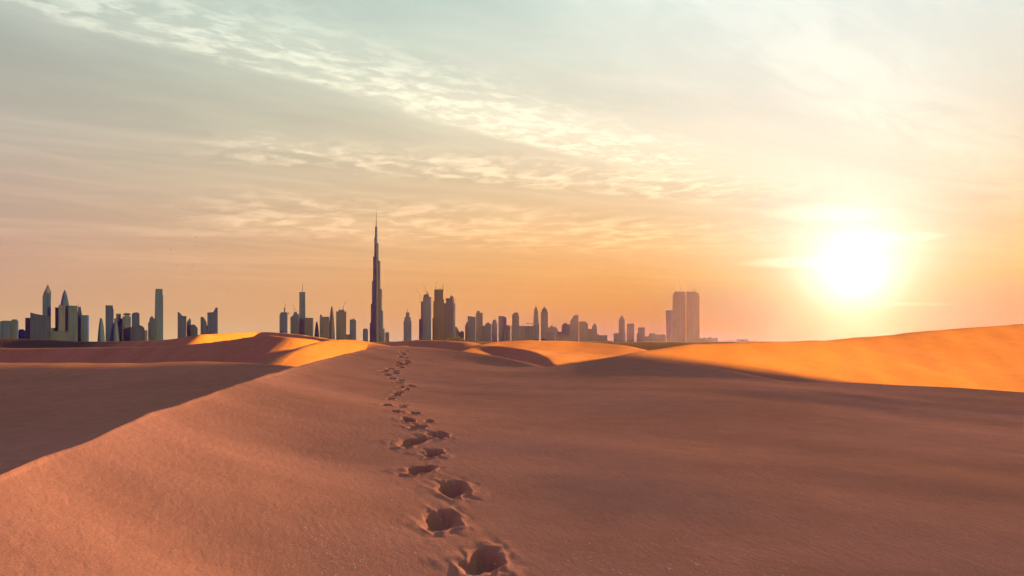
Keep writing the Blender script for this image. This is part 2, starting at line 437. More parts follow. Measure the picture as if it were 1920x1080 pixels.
sand, nt, bs = new_mat('sand')
g = nt.nodes.new('ShaderNodeNewGeometry'); pos = g.outputs['Position']
big = noise(pos, 0.09, 3, 0.5).step(0.3, 0.7)
midn = noise(pos, 1.1, 4, 0.6)
grain = noise(pos, 190, 2, 0.6)
grain2 = noise(pos, 38, 3, 0.65)
mx = nt.nodes.new('ShaderNodeMix'); mx.data_type = 'RGBA'
mx.inputs['A'].default_value = (0.45, 0.178, 0.092, 1); mx.inputs['B'].default_value = (0.51, 0.206, 0.116, 1)
nt.links.new(big.v, mx.inputs['Factor'])
tone = 0.10 + 0.56*grain + 0.74*grain2 + 0.40*midn + 0.16*noise(pos, 9.0, 3, 0.6)
# the flat plain beyond the dunes takes a darker brown
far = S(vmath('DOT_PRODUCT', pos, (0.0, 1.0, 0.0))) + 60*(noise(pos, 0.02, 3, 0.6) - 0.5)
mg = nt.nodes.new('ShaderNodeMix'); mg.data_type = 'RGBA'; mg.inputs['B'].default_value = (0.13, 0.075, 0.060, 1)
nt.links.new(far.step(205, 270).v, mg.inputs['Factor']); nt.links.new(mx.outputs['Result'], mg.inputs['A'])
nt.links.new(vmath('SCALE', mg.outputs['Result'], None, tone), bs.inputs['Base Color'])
bs.inputs['Roughness'].default_value = 0.95; bs.inputs['Specular IOR Level'].default_value = 0.0
b1n = nt.nodes.new('ShaderNodeBump'); b1n.inputs['Strength'].default_value = 0.6
nt.links.new((0.016 - 0.010*S(vmath('DOT_PRODUCT', pos, (0.0, 1.0, 0.0))).step(14, 50)).v, b1n.inputs['Distance'])
wide = noise(vec(S(vmath('DOT_PRODUCT', pos, (1.5, 0.5, 0))), S(vmath('DOT_PRODUCT', pos, (-0.4, 1.1, 0))), 0.0), 1.0, 3, 0.5, 0.5)
rip = noise(vec(S(vmath('DOT_PRODUCT', pos, (9.0, 3.0, 0))), S(vmath('DOT_PRODUCT', pos, (-1.2, 3.2, 0))), 0.0), 1.0, 3, 0.55, 0.4)
nt.links.new((grain2*0.75 + grain*0.45 + rip*1.5 + wide*2.0).v, b1n.inputs['Height'])
nt.links.new(b1n.outputs[0], bs.inputs['Normal'])

LABEL = {'desert_plain': 'flat hazy desert plain behind the dunes below the skyline',
 'shade_dune': 'tall unseen dune added off to the right to shade the foreground', 'valley_dune': 'purple shaded dune slope left of the footprint ridge',
 'dark_dune': 'dark shaded dune with a bright crest left of the ridge', 'far_left_dune': 'low dark dune in front of the left towers',
 'small_dune': 'small orange sunlit dune just behind the ridge', 'middle_dune': 'dark reddish dune below the tall spire',
 'slip_dune': 'dark slip face in front of the orange middle dune', 'lit_dune': 'orange sunlit dune right of the ridge top',
 'right_dune': 'large orange sunlit dune on the right', 'near_dune': 'broad shaded foreground dune with a footprint trail'}
near_obj = None
for i, k in enumerate(NAMES):
    sel = (fw == i) & (fo < 0)
    if not sel.any(): continue
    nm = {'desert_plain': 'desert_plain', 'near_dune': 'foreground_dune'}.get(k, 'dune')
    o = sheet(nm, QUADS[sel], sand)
    o['kind'] = 'structure'; o['label'] = LABEL[k]
    if k == 'near_dune': near_obj = o
for i in range(len(PRINTS)):
    sel = fo == i
    if sel.sum() < 4: continue
    o = sheet('footprint', QUADS[sel], sand); o.parent = near_obj
# the little disc of sand under the camera
ring = idx[0]; 
me = bpy.data.meshes.new('sand_underfoot')
cz = float(COORD[ring][:, 2].mean())
me.from_pydata([tuple(COORD[j]) for j in ring] + [(0, 0, cz)], [], [(k, (k+1) % NA, NA) for k in range(NA)])
me.materials.append(sand)
o = bpy.data.objects.new('sand_underfoot', me); COL.objects.link(o); o.parent = near_obj

# ------------------------------------------------------------------ the city, about six kilometres away
def facade(name, col, rough=0.35):
    m, nt, b = new_mat(name)
    g = nt.nodes.new('ShaderNodeTexCoord'); p = g.outputs['Object']
    sp = nt.nodes.new('ShaderNodeSeparateXYZ'); nt.links.new(p, sp.inputs[0])
    x, y, z = (S(s) for s in sp.outputs)
    fl = S.m('PINGPONG', z*0.25, 1.0).step(0.25, 0.55)           # storeys, 4 m apart
    bay = S.m('PINGPONG', (x + y)*0.16, 1.0).step(0.2, 0.5)
    pan = noise(vec(x*0.09, y*0.09, z*0.008), 1.0, 3, 0.6).step(0.3, 0.7)
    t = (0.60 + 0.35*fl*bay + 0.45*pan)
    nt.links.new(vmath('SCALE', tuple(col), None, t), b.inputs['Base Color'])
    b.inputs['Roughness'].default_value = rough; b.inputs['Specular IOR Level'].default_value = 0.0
    return m
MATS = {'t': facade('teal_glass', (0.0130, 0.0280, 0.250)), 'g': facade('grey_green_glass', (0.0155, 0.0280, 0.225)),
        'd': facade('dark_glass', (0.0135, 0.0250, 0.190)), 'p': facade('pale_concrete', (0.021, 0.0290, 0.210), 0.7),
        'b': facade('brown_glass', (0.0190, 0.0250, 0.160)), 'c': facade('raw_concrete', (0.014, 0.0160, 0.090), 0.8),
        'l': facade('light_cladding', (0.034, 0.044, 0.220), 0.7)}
steel, nt, bs_ = new_mat('dark_steel'); bs_.inputs['Base Color'].default_value = (0.03, 0.032, 0.03, 1); bs_.inputs['Roughness'].default_value = 0.6

BASEZ = -0.4
def site(px, D):          # the city front runs back to the right, tower by tower
    X = (px-960)/F*5600
    return 5600 + 0.45*X + (D-5600)*0.13
class Bld:
    def __init__(s, D, th): s.D, s.th = D, th
    def w(s, px): return (px-960)/F*s.D
    def h(s, py): return EYE + (HZ-py)/F*s.D

def add_prism(bm, ring_lo, ring_hi, cap=True):
    lo = [bm.verts.new(v) for v in ring_lo]; hi = [bm.verts.new(v) for v in ring_hi]
    n = len(lo)
    for i in range(n): bm.faces.new((lo[i], lo[(i+1) % n], hi[(i+1) % n], hi[i]))
    if cap: bm.faces.new(hi); bm.faces.new(lo[::-1])
def loft(bm, rings, close_top=True):
    vs = [[bm.verts.new(v) for v in r] for r in rings]; n = len(rings[0])
    for a, b in zip(vs, vs[1:]):
        for i in range(n): bm.faces.new((a[i], a[(i+1) % n], b[(i+1) % n], b[i]))
    bm.faces.new(vs[0][::-1])
    if close_top: bm.faces.new(vs[-1])
def rect(cx, cy, W, th, k=0.8, z=0):
    w = W/(math.cos(th) + k*abs(math.sin(th))); d = w*k
    th -= math.atan2(cx, cy)
    c, s = math.cos(th), math.sin(th)
    return [(cx + c*a - s*b, cy + s*a + c*b, z) for a, b in ((-w/2, -d/2), (w/2, -d/2), (w/2, d/2), (-w/2, d/2))]
def circ(cx, cy, r, z, n=16): return [(cx + r*math.cos(2*math.pi*i/n), cy + r*math.sin(2*math.pi*i/n), z) for i in range(n)]

def build_shape(bm, b, sh, i):
    """one shape in photo pixels of the facade; i staggers the depth so that no two faces share a plane"""
    k = sh[0]; cy = b.D + 1.7*i
    if k == 'box':            # x0, x1, ytop [, ybottom]
        x0, x1, yt = sh[1:4]; yb = b.h(sh[4]) if len(sh) > 4 else BASEZ
        W = b.w(x1)-b.w(x0); cx = (b.w(x0)+b.w(x1))/2
        add_prism(bm, rect(cx, cy, W, b.th, z=yb), rect(cx, cy, W, b.th, z=b.h(yt)))
    elif k == 'taper':        # x0, x1 at the bottom, x2, x3 at the top, ytop [, ybottom]
        x0, x1, x2, x3, yt = sh[1:6]; yb = b.h(sh[6]) if len(sh) > 6 else BASEZ
        add_prism(bm, rect((b.w(x0)+b.w(x1))/2, cy, b.w(x1)-b.w(x0), b.th, z=yb), rect((b.w(x2)+b.w(x3))/2, cy, b.w(x3)-b.w(x2), b.th, z=b.h(yt)))
    elif k == 'poly':         # list of (x, y) along the roof from left to right; walls run down
        pts = sh[1]; yb = b.h(sh[2]) if len(sh) > 2 else BASEZ
        W = b.w(pts[-1][0]) - b.w(pts[0][0]); dep = max(18.0, W*0.7)
        out = [(b.w(pts[0][0]), yb)] + [(b.w(x), b.h(y)) for x, y in pts] + [(b.w(pts[-1][0]), yb)]
        out = [p for j, p in enumerate(out) if j == 0 or abs(p[0]-out[j-1][0]) + abs(p[1]-out[j-1][1]) > 0.01]
        cx = (out[0][0]+out[-1][0])/2; sh_ = dep/2*cx/cy
        fr = [(x-sh_, cy-dep/2, z) for x, z in out]; bk = [(x+sh_, cy+dep/2, z) for x, z in out]
        add_prism(bm, fr[::-1], bk[::-1])
    elif k == 'cyl':          # x0, x1, ytop, ybottom
        x0, x1, yt = sh[1:4]; yb = b.h(sh[4]) if len(sh) > 4 else BASEZ
        r = (b.w(x1)-b.w(x0))/2; cx = (b.w(x0)+b.w(x1))/2
        add_prism(bm, circ(cx, cy, r, yb), circ(cx, cy, r, b.h(yt)))
    elif k == 'ogive':        # x0, x1, yfoot, ytip, fullness
        x0, x1, yf, yt = sh[1:5]; p = sh[5] if len(sh) > 5 else 0.62
        r = (b.w(x1)-b.w(x0))/2; cx = (b.w(x0)+b.w(x1))/2; zf, zt = b.h(yf), b.h(yt)
        loft(bm, [circ(cx, cy, max(0.4, r*(1-t)**p), zf + (zt-zf)*t) for t in (0, .12, .28, .45, .62, .78, .9, .97, 1)])
    elif k == 'pyr':          # x0, x1, yfoot, ytip
        x0, x1, yf, yt = sh[1:5]; cx = (b.w(x0)+b.w(x1))/2; W = b.w(x1)-b.w(x0)
        add_prism(bm, rect(cx, cy, W, b.th, z=b.h(yf)), rect(cx, cy, W*0.04, b.th, z=b.h(yt)))
    elif k == 'mast':         # x, yfoot, ytip, width px
        x, yf, yt, wd = sh[1:5]; r = wd/F*b.D/2
        loft(bm, [circ(b.w(x), cy, r, b.h(yf), 8), circ(b.w(x), cy, r*0.75, b.h((yf+yt)/2), 8), circ(b.w(x), cy, r*0.3, b.h(yt), 8)])
    elif k == 'bar':          # x0, y0, x1, y1, width px: an inclined beam
        x0, y0, x1, y1, wd = sh[1:6]; r = wd/F*b.D/2
        a = Vector((b.w(x0), cy, b.h(y0))); c = Vector((b.w(x1), cy, b.h(y1))); d = (c-a).normalized()
        n1 = d.cross(Vector((0, 1, 0))).normalized()*r; n2 = d.cross(n1).normalized()*r
        sq = [n1+n2, n1-n2, -n1-n2, -n1+n2]
        add_prism(bm, [a+q for q in sq], [c+q for q in sq])

def mesh_obj(name, shapes, b, mat, org, parent=None, i0=0):
    bm = bmesh.new()
    for i, sh in enumerate(shapes): build_shape(bm, b, sh, i0+i)
    bmesh.ops.recalc_face_normals(bm, faces=bm.faces)
    for v in bm.verts: v.co -= Vector(org)
    me = bpy.data.meshes.new(name); bm.to_mesh(me); bm.free(); me.materials.append(mat)
    o = bpy.data.objects.new(name, me); COL.objects.link(o)
    if parent: o.parent = parent
    else: o.location = org
    return o

def building(name, label, D, th, parts, group=None, cat='skyscraper'):
    """parts: (part name, material key, [shapes in photo pixels])"""
    sh = parts[0][2][0]
    x = (sh[1]+sh[2])/2 if sh[0] in ('box', 'cyl', 'ogive', 'taper', 'pyr') else (sh[1][0][0] + sh[1][-1][0])/2
    D = site(x, D); b = Bld(D, R(th))
    org = (b.w(x), D, BASEZ)
    if len(parts) == 1:
        o = mesh_obj(name, parts[0][2], b, MATS[parts[0][1]], org)
    else:
        o = bpy.data.objects.new(name, None); COL.objects.link(o); o.location = org
        o.empty_display_size = 20
        i = 0
        for pn, mk, shp in parts:
            for one in shp:
                mesh_obj(pn, [one], b, steel if mk == 's' else MATS[mk], org, o, i); i += 1
    o['label'] = label; o['category'] = cat
    if group: o['group'] = group
    return o

CITY = [
 # ---- left edge cluster
 ('office_tower', 'teal block at the far left edge of the skyline', 5700, -20, [('tower', 't', [('box', 1, 21.5, 602.5)]), ('penthouse', 'g', [('box', 4, 20, 601.3, 602.5)])]),
 ('office_tower', 'dark flat-capped tower second from the far left edge', 5600, -12, [('tower', 'd', [('box', 20.5, 33.6, 601.5)]), ('roof_cap', 'd', [('box', 22, 31.5, 599, 601.5)])]),
 ('low_block', 'lowest small block with a cap left of the sloping roof', 5900, -8, [('block', 'g', [('box', 35, 47.5, 619.5)]), ('roof_cap', 'd', [('box', 36, 44.5, 617.4, 619.5)])]),
 ('sloped_tower', 'dark block whose roof slopes down to the right beside the gothic tower', 5500, 0, [('wing', 'd', [('box', 48, 58, 596)]), ('tower', 'd', [('poly', [(56.5, 586), (66, 588.8), (80, 591.3), (95, 593)])])]),
 ('spired_tower', 'tallest slim tower at the left with a pale pointed gothic crown', 5800, -15, [('tower', 't', [('box', 80.6, 94.6, 557)]), ('collar', 'g', [('box', 80.2, 95, 554.6, 556.8), ('box', 81, 94.2, 549.6, 554.6)]),
     ('crown', 'l', [('ogive', 81.4, 94.2, 549.6, 536, 0.85)]), ('crown_rib', 'd', [('bar', 81.4, 549.6, 87.8, 534.5, 0.9), ('bar', 94.2, 549.6, 88.2, 534.5, 0.9)]), ('spire', 's', [('mast', 88, 538, 532.6, 1.0)])]),
 ('low_block', 'wide low dark block between the gothic tower and the lit column', 5350, -5, [('block', 'd', [('box', 94, 128, 621.2)]), ('upper_block', 'd', [('box', 96, 104, 614.8, 621.2)])]),
 ('domed_tower', 'tower with a bulging pointed dome rising behind the wide slab', 6100, 0, [('tower', 't', [('cyl', 114, 128, 571)]), ('dome', 't', [('ogive', 114, 128.2, 571, 544, 0.55)]), ('finial', 's', [('mast', 121, 546, 541.5, 1.2)])]),
 ('slab_tower', 'broad slab tower with a dark left edge below the pointed dome', 5450, 0, [('left_shaft', 't', [('box', 103.8, 110.6, 576.4)]), ('main_slab', 'p', [('box', 110.5, 128.6, 572.2)]), ('right_slab', 'd', [('box', 128, 144, 573.2)]), ('window_strip', 'd', [('box', 122, 125, 594.5, 610)])]),
 ('wedge_tower', 'narrow tower with a slanted top and a thin mast left of the plain slab', 5900, 0, [('tower', 'g', [('poly', [(145, 591), (147, 576), (151, 574.6), (154, 592)])]), ('mast', 's', [('mast', 146.4, 592, 564.5, 1.0)])]),
 ('office_tower', 'plain flat slab at the right end of the leftmost cluster', 5600, -14, [('tower', 't', [('box', 152.5, 166, 591)])]),
 ('column_block', 'pale narrow column at the foot of the broad slab', 5300, 0, [('column', 'l', [('box', 127, 130.3, 620.5)])]),
 # ---- second cluster
 ('ogive_tower', 'pointed bullet-shaped tower at the left of the second cluster', 5700, 0, [('tower', 't', [('ogive', 182.8, 196.6, 648, 596.3, 0.42)]), ('finial', 's', [('mast', 187.4, 600, 595.6, 1.6)])]),
 ('office_tower', 'flat-topped tower with a chamfered right corner in the second cluster', 5600, 0, [('tower', 't', [('poly', [(197.8, 574), (211, 574), (213, 581)])]), ('roof_cap', 'd', [('box', 197.9, 211, 572.6, 574)])]),
 ('ogive_tower', 'small rounded tower with an arched top in front of the chamfered one', 5400, 0, [('tower', 'g', [('ogive', 210.2, 223.2, 645, 600.6, 0.36)]), ('roof_cap', 'p', [('box', 214, 220, 597, 602.5)])]),
 ('office_tower', 'thin stepped tower between the small rounded one and the arched one', 6000, 0, [('tower', 'p', [('box', 218, 226.2, 588)]), ('side_wing', 'g', [('box', 225.5, 230.6, 597)])]),
 ('arched_tower', 'tower with a pale arched opening under its roof', 5750, 0, [('tower', 'g', [('box', 230.2, 244.8, 593.5)]), ('crown', 'g', [('poly', [(230.2, 588.6), (234, 587.2), (241, 587.2), (244.8, 588.6)], 590)]), ('opening', 'l', [('box', 233, 242, 590.2, 593.5)])]),
 ('round_top_tower', 'tower with a rounded roof right of the arched one', 5800, 0, [('tower', 't', [('poly', [(247, 590), (248.5, 587.2), (253, 585.8), (258, 585.8), (260.6, 587.3), (261.6, 590)])])]),
 ('low_block', 'low block with a curved right shoulder in front of the second cluster', 5400, 0, [('block', 'd', [('poly', [(244.5, 614), (261, 609.5), (266, 611), (270.5, 615), (271.4, 621)])]), ('side_wing', 'p', [('box', 271, 276, 619.3)])]),
 ('stepped_tower', 'short stepped tower leaning against the tallest slab of the second cluster', 5500, 0, [('tower', 'g', [('poly', [(277.6, 605), (279.6, 604), (280.6, 597), (283, 593.4), (286.5, 593.4), (288, 597), (290.6, 597)])])]),
 ('slab_tower', 'tallest slim flat-topped slab of the second cluster', 5750, 0, [('tower', 't', [('taper', 289.6, 305, 291.6, 304.4, 545.5)]), ('roof_cap', 'd', [('taper', 291.6, 304.4, 292.2, 303.6, 541.8, 545.5)]), ('side_fin', 'b', [('box', 302.6, 305.4, 553)])]),
 # ---- third cluster
 ('curved_tower', 'tower whose roof sweeps down from a left peak, third cluster', 5600, 0, [('tower', 'g', [('poly', [(333, 586), (335.4, 585), (338, 587.6), (341, 591.6), (344, 592.6), (349.4, 592.6)])]), ('annex', 'p', [('box', 339, 347, 609.5)])]),
 ('peaked_tower', 'small tower with a sharp off-centre peak behind the sweeping roof', 5900, 0, [('tower', 'g', [('poly', [(350, 604), (352, 601.5), (355.6, 596.6), (357.2, 598.5), (358, 602)])])]),
 ('low_block', 'low house-shaped block right of the sharp peak', 5650, 0, [('block', 'd', [('poly', [(357.6, 609.6), (361, 608.4), (364.8, 608.6), (370.6, 615)])])]),
 ('curved_tower', 'lower tower whose roof curves down to the right beside the winged one', 5700, 0, [('tower', 'g', [('poly', [(376, 594.4), (381, 594.4), (384, 598), (387.6, 605.4)])])]),
 ('winged_tower', 'tower with a roof climbing to a tall right corner, third cluster', 5550, 0, [('tower', 't', [('poly', [(388.8, 586), (399, 585.6), (401.4, 582.6), (404.2, 577), (408.2, 577)])]), ('annex', 'p', [('box', 386, 396, 610)])]),
 # ---- fourth cluster, left of the tall spire
 ('unfinished_tower', 'tower with a chamfered left corner and a stub mast, left end of the fourth cluster', 5600, 0, [('tower', 'g', [('poly', [(524, 590), (527, 585.4), (538.2, 585.4), (539, 588)])]), ('lift_core', 'c', [('box', 532.4, 534.4, 576.4, 585.6), ('box', 540, 541.6, 586, 589)])]),
 ('unfinished_tower', 'stepped unfinished tower beside the masted one', 5750, 0, [('tower', 'g', [('poly', [(544.4, 595), (549, 592.2), (551.4, 585.4), (556.2, 584.4), (557, 588), (559, 589), (560.5, 590)])])]),
 ('masted_tower', 'slim tower topped by a tall thin mast in the fourth cluster', 5800, 0, [('tower', 't', [('taper', 560.6, 573, 561.4, 572, 549)]), ('roof_cap', 'd', [('box', 561, 572.4, 547.8, 549)]), ('mast', 's', [('mast', 566.8, 548, 532, 1.5)])]),
 ('office_tower', 'plain block to the right of the masted tower', 5500, -10, [('tower', 'b', [('box', 571.5, 587.4, 596)])]),
 ('ogive_tower', 'small pointed tower in the gap right of the plain block', 5700, 0, [('tower', 'b', [('ogive', 588, 600, 650, 602.4, 0.5)])]),
 ('sail_tower', 'wide block with a left horn and a pointed sail at its right', 5550, 0, [('block', 'b', [('box', 599.6, 617.4, 594)]), ('horn', 'd', [('poly', [(600, 591), (601.6, 589), (603.6, 592)], 594.2)]), ('sail', 'b', [('ogive', 615.6, 628.4, 640, 573.4, 0.5)])]),
 ('office_tower', 'square-shouldered tower with a raised flat cap right of the sail', 5650, 0, [('tower', 'b', [('box', 630.4, 649, 585)]), ('roof_cap', 'd', [('box', 634.6, 645.8, 581, 585)]), ('parapet', 's', [('box', 630, 633, 583.6, 585), ('box', 646.6, 649.4, 583.6, 585)]), ('antenna', 's', [('mast', 635.2, 581, 575.5, 0.9), ('mast', 642.6, 581, 575.5, 1.6)])]),
 ('office_tower', 'short tower with rooftop machinery standing apart left of the tall spire', 5700, -8, [('tower', 'g', [('box', 655.8, 668, 600)]), ('roof_plant', 's', [('box', 655.6, 668.4, 599, 600), ('box', 660.5, 664.2, 597.4, 599.2), ('mast', 664, 599, 595.5, 0.9), ('mast', 667.6, 600, 597, 1)])]),
 ('low_block', 'tiny low block at the foot of the short tower', 5800, 0, [('block', 'b', [('box', 648, 656.4, 627)])]),
 ('round_top_tower', 'small round-topped tower immediately left of the tall spire', 5600, 0, [('tower', 't', [('poly', [(680.4, 619), (681.6, 616.6), (684, 616), (687, 616), (689, 617), (690, 619.5)])])]),
 # ---- right of the tall spire
 ('stepped_tower', 'stepped tower with a needle right of the tall spire', 5700, 0, [('shaft', 'g', [('box', 756.7, 771.4, 602)]), ('middle_tier', 'g', [('box', 758.2, 769.9, 594.8, 602)]), ('top_tier', 'g', [('box', 760.8, 767.5, 586, 594.8)]), ('centre_fin', 'p', [('box', 761.6, 765, 600)]), ('spire', 's', [('mast', 763.8, 586, 577.5, 1.2)])]),
 ('unfinished_tower', 'left of three unfinished concrete towers, with a stepped left side', 5600, 0, [('tower', 'g', [('box', 793.2, 808.4, 557), ('box', 789.3, 796, 565.4), ('box', 785.5, 792, 598.4)]), ('top_core', 'd', [('box', 794, 804, 552.2, 557)]), ('roof_plant', 's', [('box', 800.6, 803, 548.6, 552.4)])]),
 ('unfinished_tower', 'tallest of three unfinished concrete towers', 5650, 0, [('tower', 'c', [('box', 814.4, 831, 544), ('box', 812.6, 818, 564.6), ('box', 810.8, 816, 596), ('box', 829, 832.8, 561)]), ('roof_frame', 's', [('box', 814.2, 831.2, 542.8, 544), ('mast', 817, 544, 536.5, 1.4), ('mast', 830.6, 544, 533, 1.6), ('mast', 822, 543, 539.5, 0.9), ('mast', 826, 543, 539, 0.9)])]),
 ('unfinished_tower', 'right of three unfinished concrete towers, with a ragged stepped top', 5550, -14, [('tower', 'b', [('box', 833, 853.6, 568.6), ('box', 836.3, 851.4, 559.4, 569), ('box', 843.8, 850, 555.2, 560)]), ('side_wing', 'b', [('poly', [(853, 612), (857, 613.5), (859.6, 619), (861, 622)])]), ('scaffold', 's', [('mast', 836, 562, 556, 1.2), ('box', 844, 848.6, 551.6, 552.4), ('mast', 846, 556, 551, 0.8), ('box', 830.6, 833.6, 566, 567)])]),
 ('low_block', 'small ragged block in the dip right of the unfinished towers', 5900, 0, [('block', 'b', [('box', 860.6, 870, 622.4)]), ('upper_block', 'b', [('box', 864, 868.4, 620.6, 622.4)])]),
 ('stepped_tower', 'dark block with a sloping parapet right of the unfinished towers', 5500, 0, [('tower', 'd', [('poly', [(877, 592), (881, 593), (891.6, 594.6)])]), ('side_wing', 'b', [('box', 872, 878, 609), ('box', 874, 878.6, 604)])]),
 ('office_tower', 'tower with a small roof turret right of the dark sloping block', 5650, 0, [('tower', 'b', [('box', 892.2, 905, 587)]), ('turret', 'd', [('box', 893.8, 899.6, 583.2, 587)])]),
 ('low_block', 'plain low block filling the gap left of the dark domed tower', 5800, 0, [('block', 'b', [('box', 904, 910, 611)])]),
 ('domed_tower', 'dark short tower with a domed crown', 5450, 0, [('tower', 'd', [('box', 909, 921, 608)]), ('dome', 'd', [('ogive', 910.4, 920, 608, 604.4, 0.5)])]),
 ('crowned_tower', 'short pale tower with an arched crown between two darker neighbours', 6100, 0, [('tower', 'p', [('box', 921.6, 932.4, 606.6)]), ('crown', 'p', [('poly', [(922.8, 604), (924.4, 599.4), (929.6, 599.2), (931.4, 604)], 606.8)])]),
 ('curved_tower', 'pale tower with a gently curved roof', 6200, 0, [('tower', 'p', [('poly', [(934.6, 592.6), (940, 592.4), (945.6, 593.4), (949.6, 596.4)])])]),
 ('low_block', 'pale block adjoining the gently curved roof', 6300, 0, [('block', 'p', [('box', 949, 957, 610)])]),
 ('low_block', 'dark low box below the gently curved roof', 5350, -4, [('block', 'd', [('box', 943.6, 957.4, 623)])]),
 ('stepped_tower', 'mid-height tower with a chamfered left shoulder standing alone beyond the gap', 5700, 0, [('tower', 'b', [('poly', [(960.2, 590.4), (964.4, 586.4), (971.4, 586), (972, 590), (973.4, 593)])]), ('podium', 'd', [('box', 958.8, 974.2, 610.4)])]),
 ('low_block', 'pale low block right of the chamfered shoulder', 6200, 0, [('block', 'p', [('box', 974.4, 985.4, 611)])]),
 ('canopy_building', 'dark flat building with a thin canopy roof jutting left', 5350, 0, [('left_hall', 'd', [('box', 984, 1000.6, 611.4)]), ('right_hall', 'd', [('box', 1000, 1011, 608)]), ('canopy', 's', [('box', 995.6, 1011.4, 606.6, 608.2), ('poly', [(986.4, 606), (996, 606.2)], 607.2)])]),
 ('spired_tower', 'left of two matching spired towers, the narrower one', 6100, 0, [('tower', 'p', [('taper', 999, 1010.6, 1000.4, 1009.4, 594)]), ('middle_tier', 'p', [('box', 1001.2, 1008.6, 583, 594)]), ('crown', 'b', [('box', 1002, 1007.6, 578.6, 583), ('pyr', 1002.6, 1007, 578.6, 573.6)]), ('spire', 's', [('mast', 1004.9, 576, 569.5, 0.9)])]),
 ('spired_tower', 'right of two matching spired towers, the wider one', 6100, 0, [('tower', 'p', [('box', 1014.2, 1027.4, 584.4)]), ('crown', 'b', [('box', 1016, 1025.4, 579.4, 584.4), ('pyr', 1017.6, 1023.4, 579.4, 574.6)]), ('spire', 's', [('mast', 1020.5, 577, 570.5, 0.9)])]),
 ('low_block', 'pale broad block with a small turret right of the spired pair', 6200, 0, [('block', 'p', [('poly', [(1027, 614), (1040, 613), (1043, 614), (1046.4, 620)])]), ('turret', 'b', [('box', 1031.8, 1036.6, 610.6, 613.6)])]),
 ('low_block', 'dark square low box in front of the broad turreted block', 5350, -6, [('block', 'd', [('box', 1023.6, 1043, 622.4)])]),
 ('low_block', 'low pale strip left of the slanted dark tower', 6400, 0, [('block', 'p', [('box', 1046, 1054.4, 622)])]),
 ('mound_hall', 'low round-roofed hall in front of the slanted dark tower', 5300, 0, [('hall', 'b', [('poly', [(1047, 634), (1049.4, 630.6), (1053, 629), (1061, 629), (1065, 630.6), (1067.4, 634)])])]),
 ('stepped_tower', 'pale stepped block left of the slanted dark tower', 6200, 0, [('tower', 'p', [('poly', [(1053.2, 612), (1055.4, 607.6), (1058, 606), (1062.6, 606), (1063.4, 608), (1069, 608.4)])])]),
 ('slanted_tower', 'dark tower with a steeply slanted roof rising to the right', 5600, 0, [('tower', 'b', [('poly', [(1069.2, 602), (1076.2, 591.6), (1084.6, 591)])])]),
 ('office_tower', 'broad tower with a chamfered right shoulder next to the slanted roof', 5900, 0, [('tower', 'b', [('poly', [(1086, 603.6), (1090, 602.8), (1097.6, 603), (1102.4, 607)])])]),
 ('sail_tower', 'small sail-shaped tower on a block at the right end of the middle skyline', 5800, 0, [('block', 'b', [('box', 1102, 1119.4, 617)]), ('sail', 'b', [('poly', [(1110, 612), (1113.4, 607), (1114.8, 606), (1118, 609), (1119.2, 614)], 618)])]),
 ('low_block', 'long low block stepping down to the right below the sail', 5700, 0, [('block', 'b', [('box', 1119, 1138.4, 628.6)]), ('lower_block', 'b', [('box', 1138, 1147, 638.8)]), ('roof_plant', 's', [('box', 1120.4, 1123.4, 626, 628.6)])]),
 # ---- right group
 ('spired_tower', 'pencil-shaped tower with a pyramid top on a low base', 5900, 0, [('tower', 'b', [('box', 1160.2, 1171.6, 599.6)]), ('pyramid', 'b', [('pyr', 1160.2, 1171.6, 599.6, 591.4)]), ('spire', 's', [('mast', 1165.9, 593, 588.5, 1.0)]), ('base_block', 'b', [('box', 1151, 1172.6, 625)])]),
 ('office_tower', 'plain flat tower right of the pencil-shaped one', 5950, -5, [('tower', 'b', [('box', 1175.6, 1189.6, 607)])]),
 ('office_tower', 'shorter plain tower with a left step, second right of the pencil', 5900, 0, [('tower', 'b', [('box', 1196.4, 1209.2, 614)]), ('side_wing', 'b', [('box', 1194, 1198, 625.2)])]),
 ('low_block', 'ragged low block with an aerial left of the twin towers', 5800, 0, [('block', 'b', [('poly', [(1209, 631), (1216.4, 630), (1217.4, 625.4), (1228, 625), (1229.4, 628), (1233, 626.4), (1235, 627.6), (1246, 627), (1248.6, 631)])]), ('aerial', 's', [('mast', 1220, 626, 619.5, 0.9)])]),
 ('leaning_tower', 'pale slab leaning outward left of the twin towers', 6000, 0, [('tower', 'l', [('taper', 1250.4, 1263, 1248.2, 1263, 582)])]),
 ('twin_tower', 'left of the two big twin towers near the sun', 5500, 0, [('tower', 'c', [('box', 1261.2, 1284.8, 554)]), ('top_storeys', 'c', [('box', 1262.6, 1284.6, 549.6, 554), ('box', 1265.4, 1284.2, 547.4, 549.6)]), ('roof_plant', 's', [('box', 1266, 1268.4, 545.4, 547.6), ('box', 1270, 1272, 546, 547.6), ('box', 1273.6, 1276, 545.8, 547.6), ('box', 1281, 1284, 546.4, 547.6)]), ('antenna', 's', [('mast', 1268.4, 547, 529, 0.9)])]),
 ('twin_tower', 'right of the two big twin towers near the sun', 5500, 0, [('tower', 'c', [('box', 1287, 1311.2, 554.6)]), ('top_storeys', 'c', [('box', 1287.2, 1309.6, 549.4, 554.6), ('box', 1287.4, 1305.4, 547.2, 549.4)]), ('roof_plant', 's', [('box', 1288, 1291, 546, 547.4), ('box', 1296, 1298, 546.2, 547.4), ('mast', 1303, 547.4, 541, 1.0), ('box', 1300.6, 1304.4, 542.4, 543.6)]), ('hoist', 's', [('box', 1311.4, 1312.4, 552, 560), ('box', 1311.4, 1312.8, 616, 620)])]),
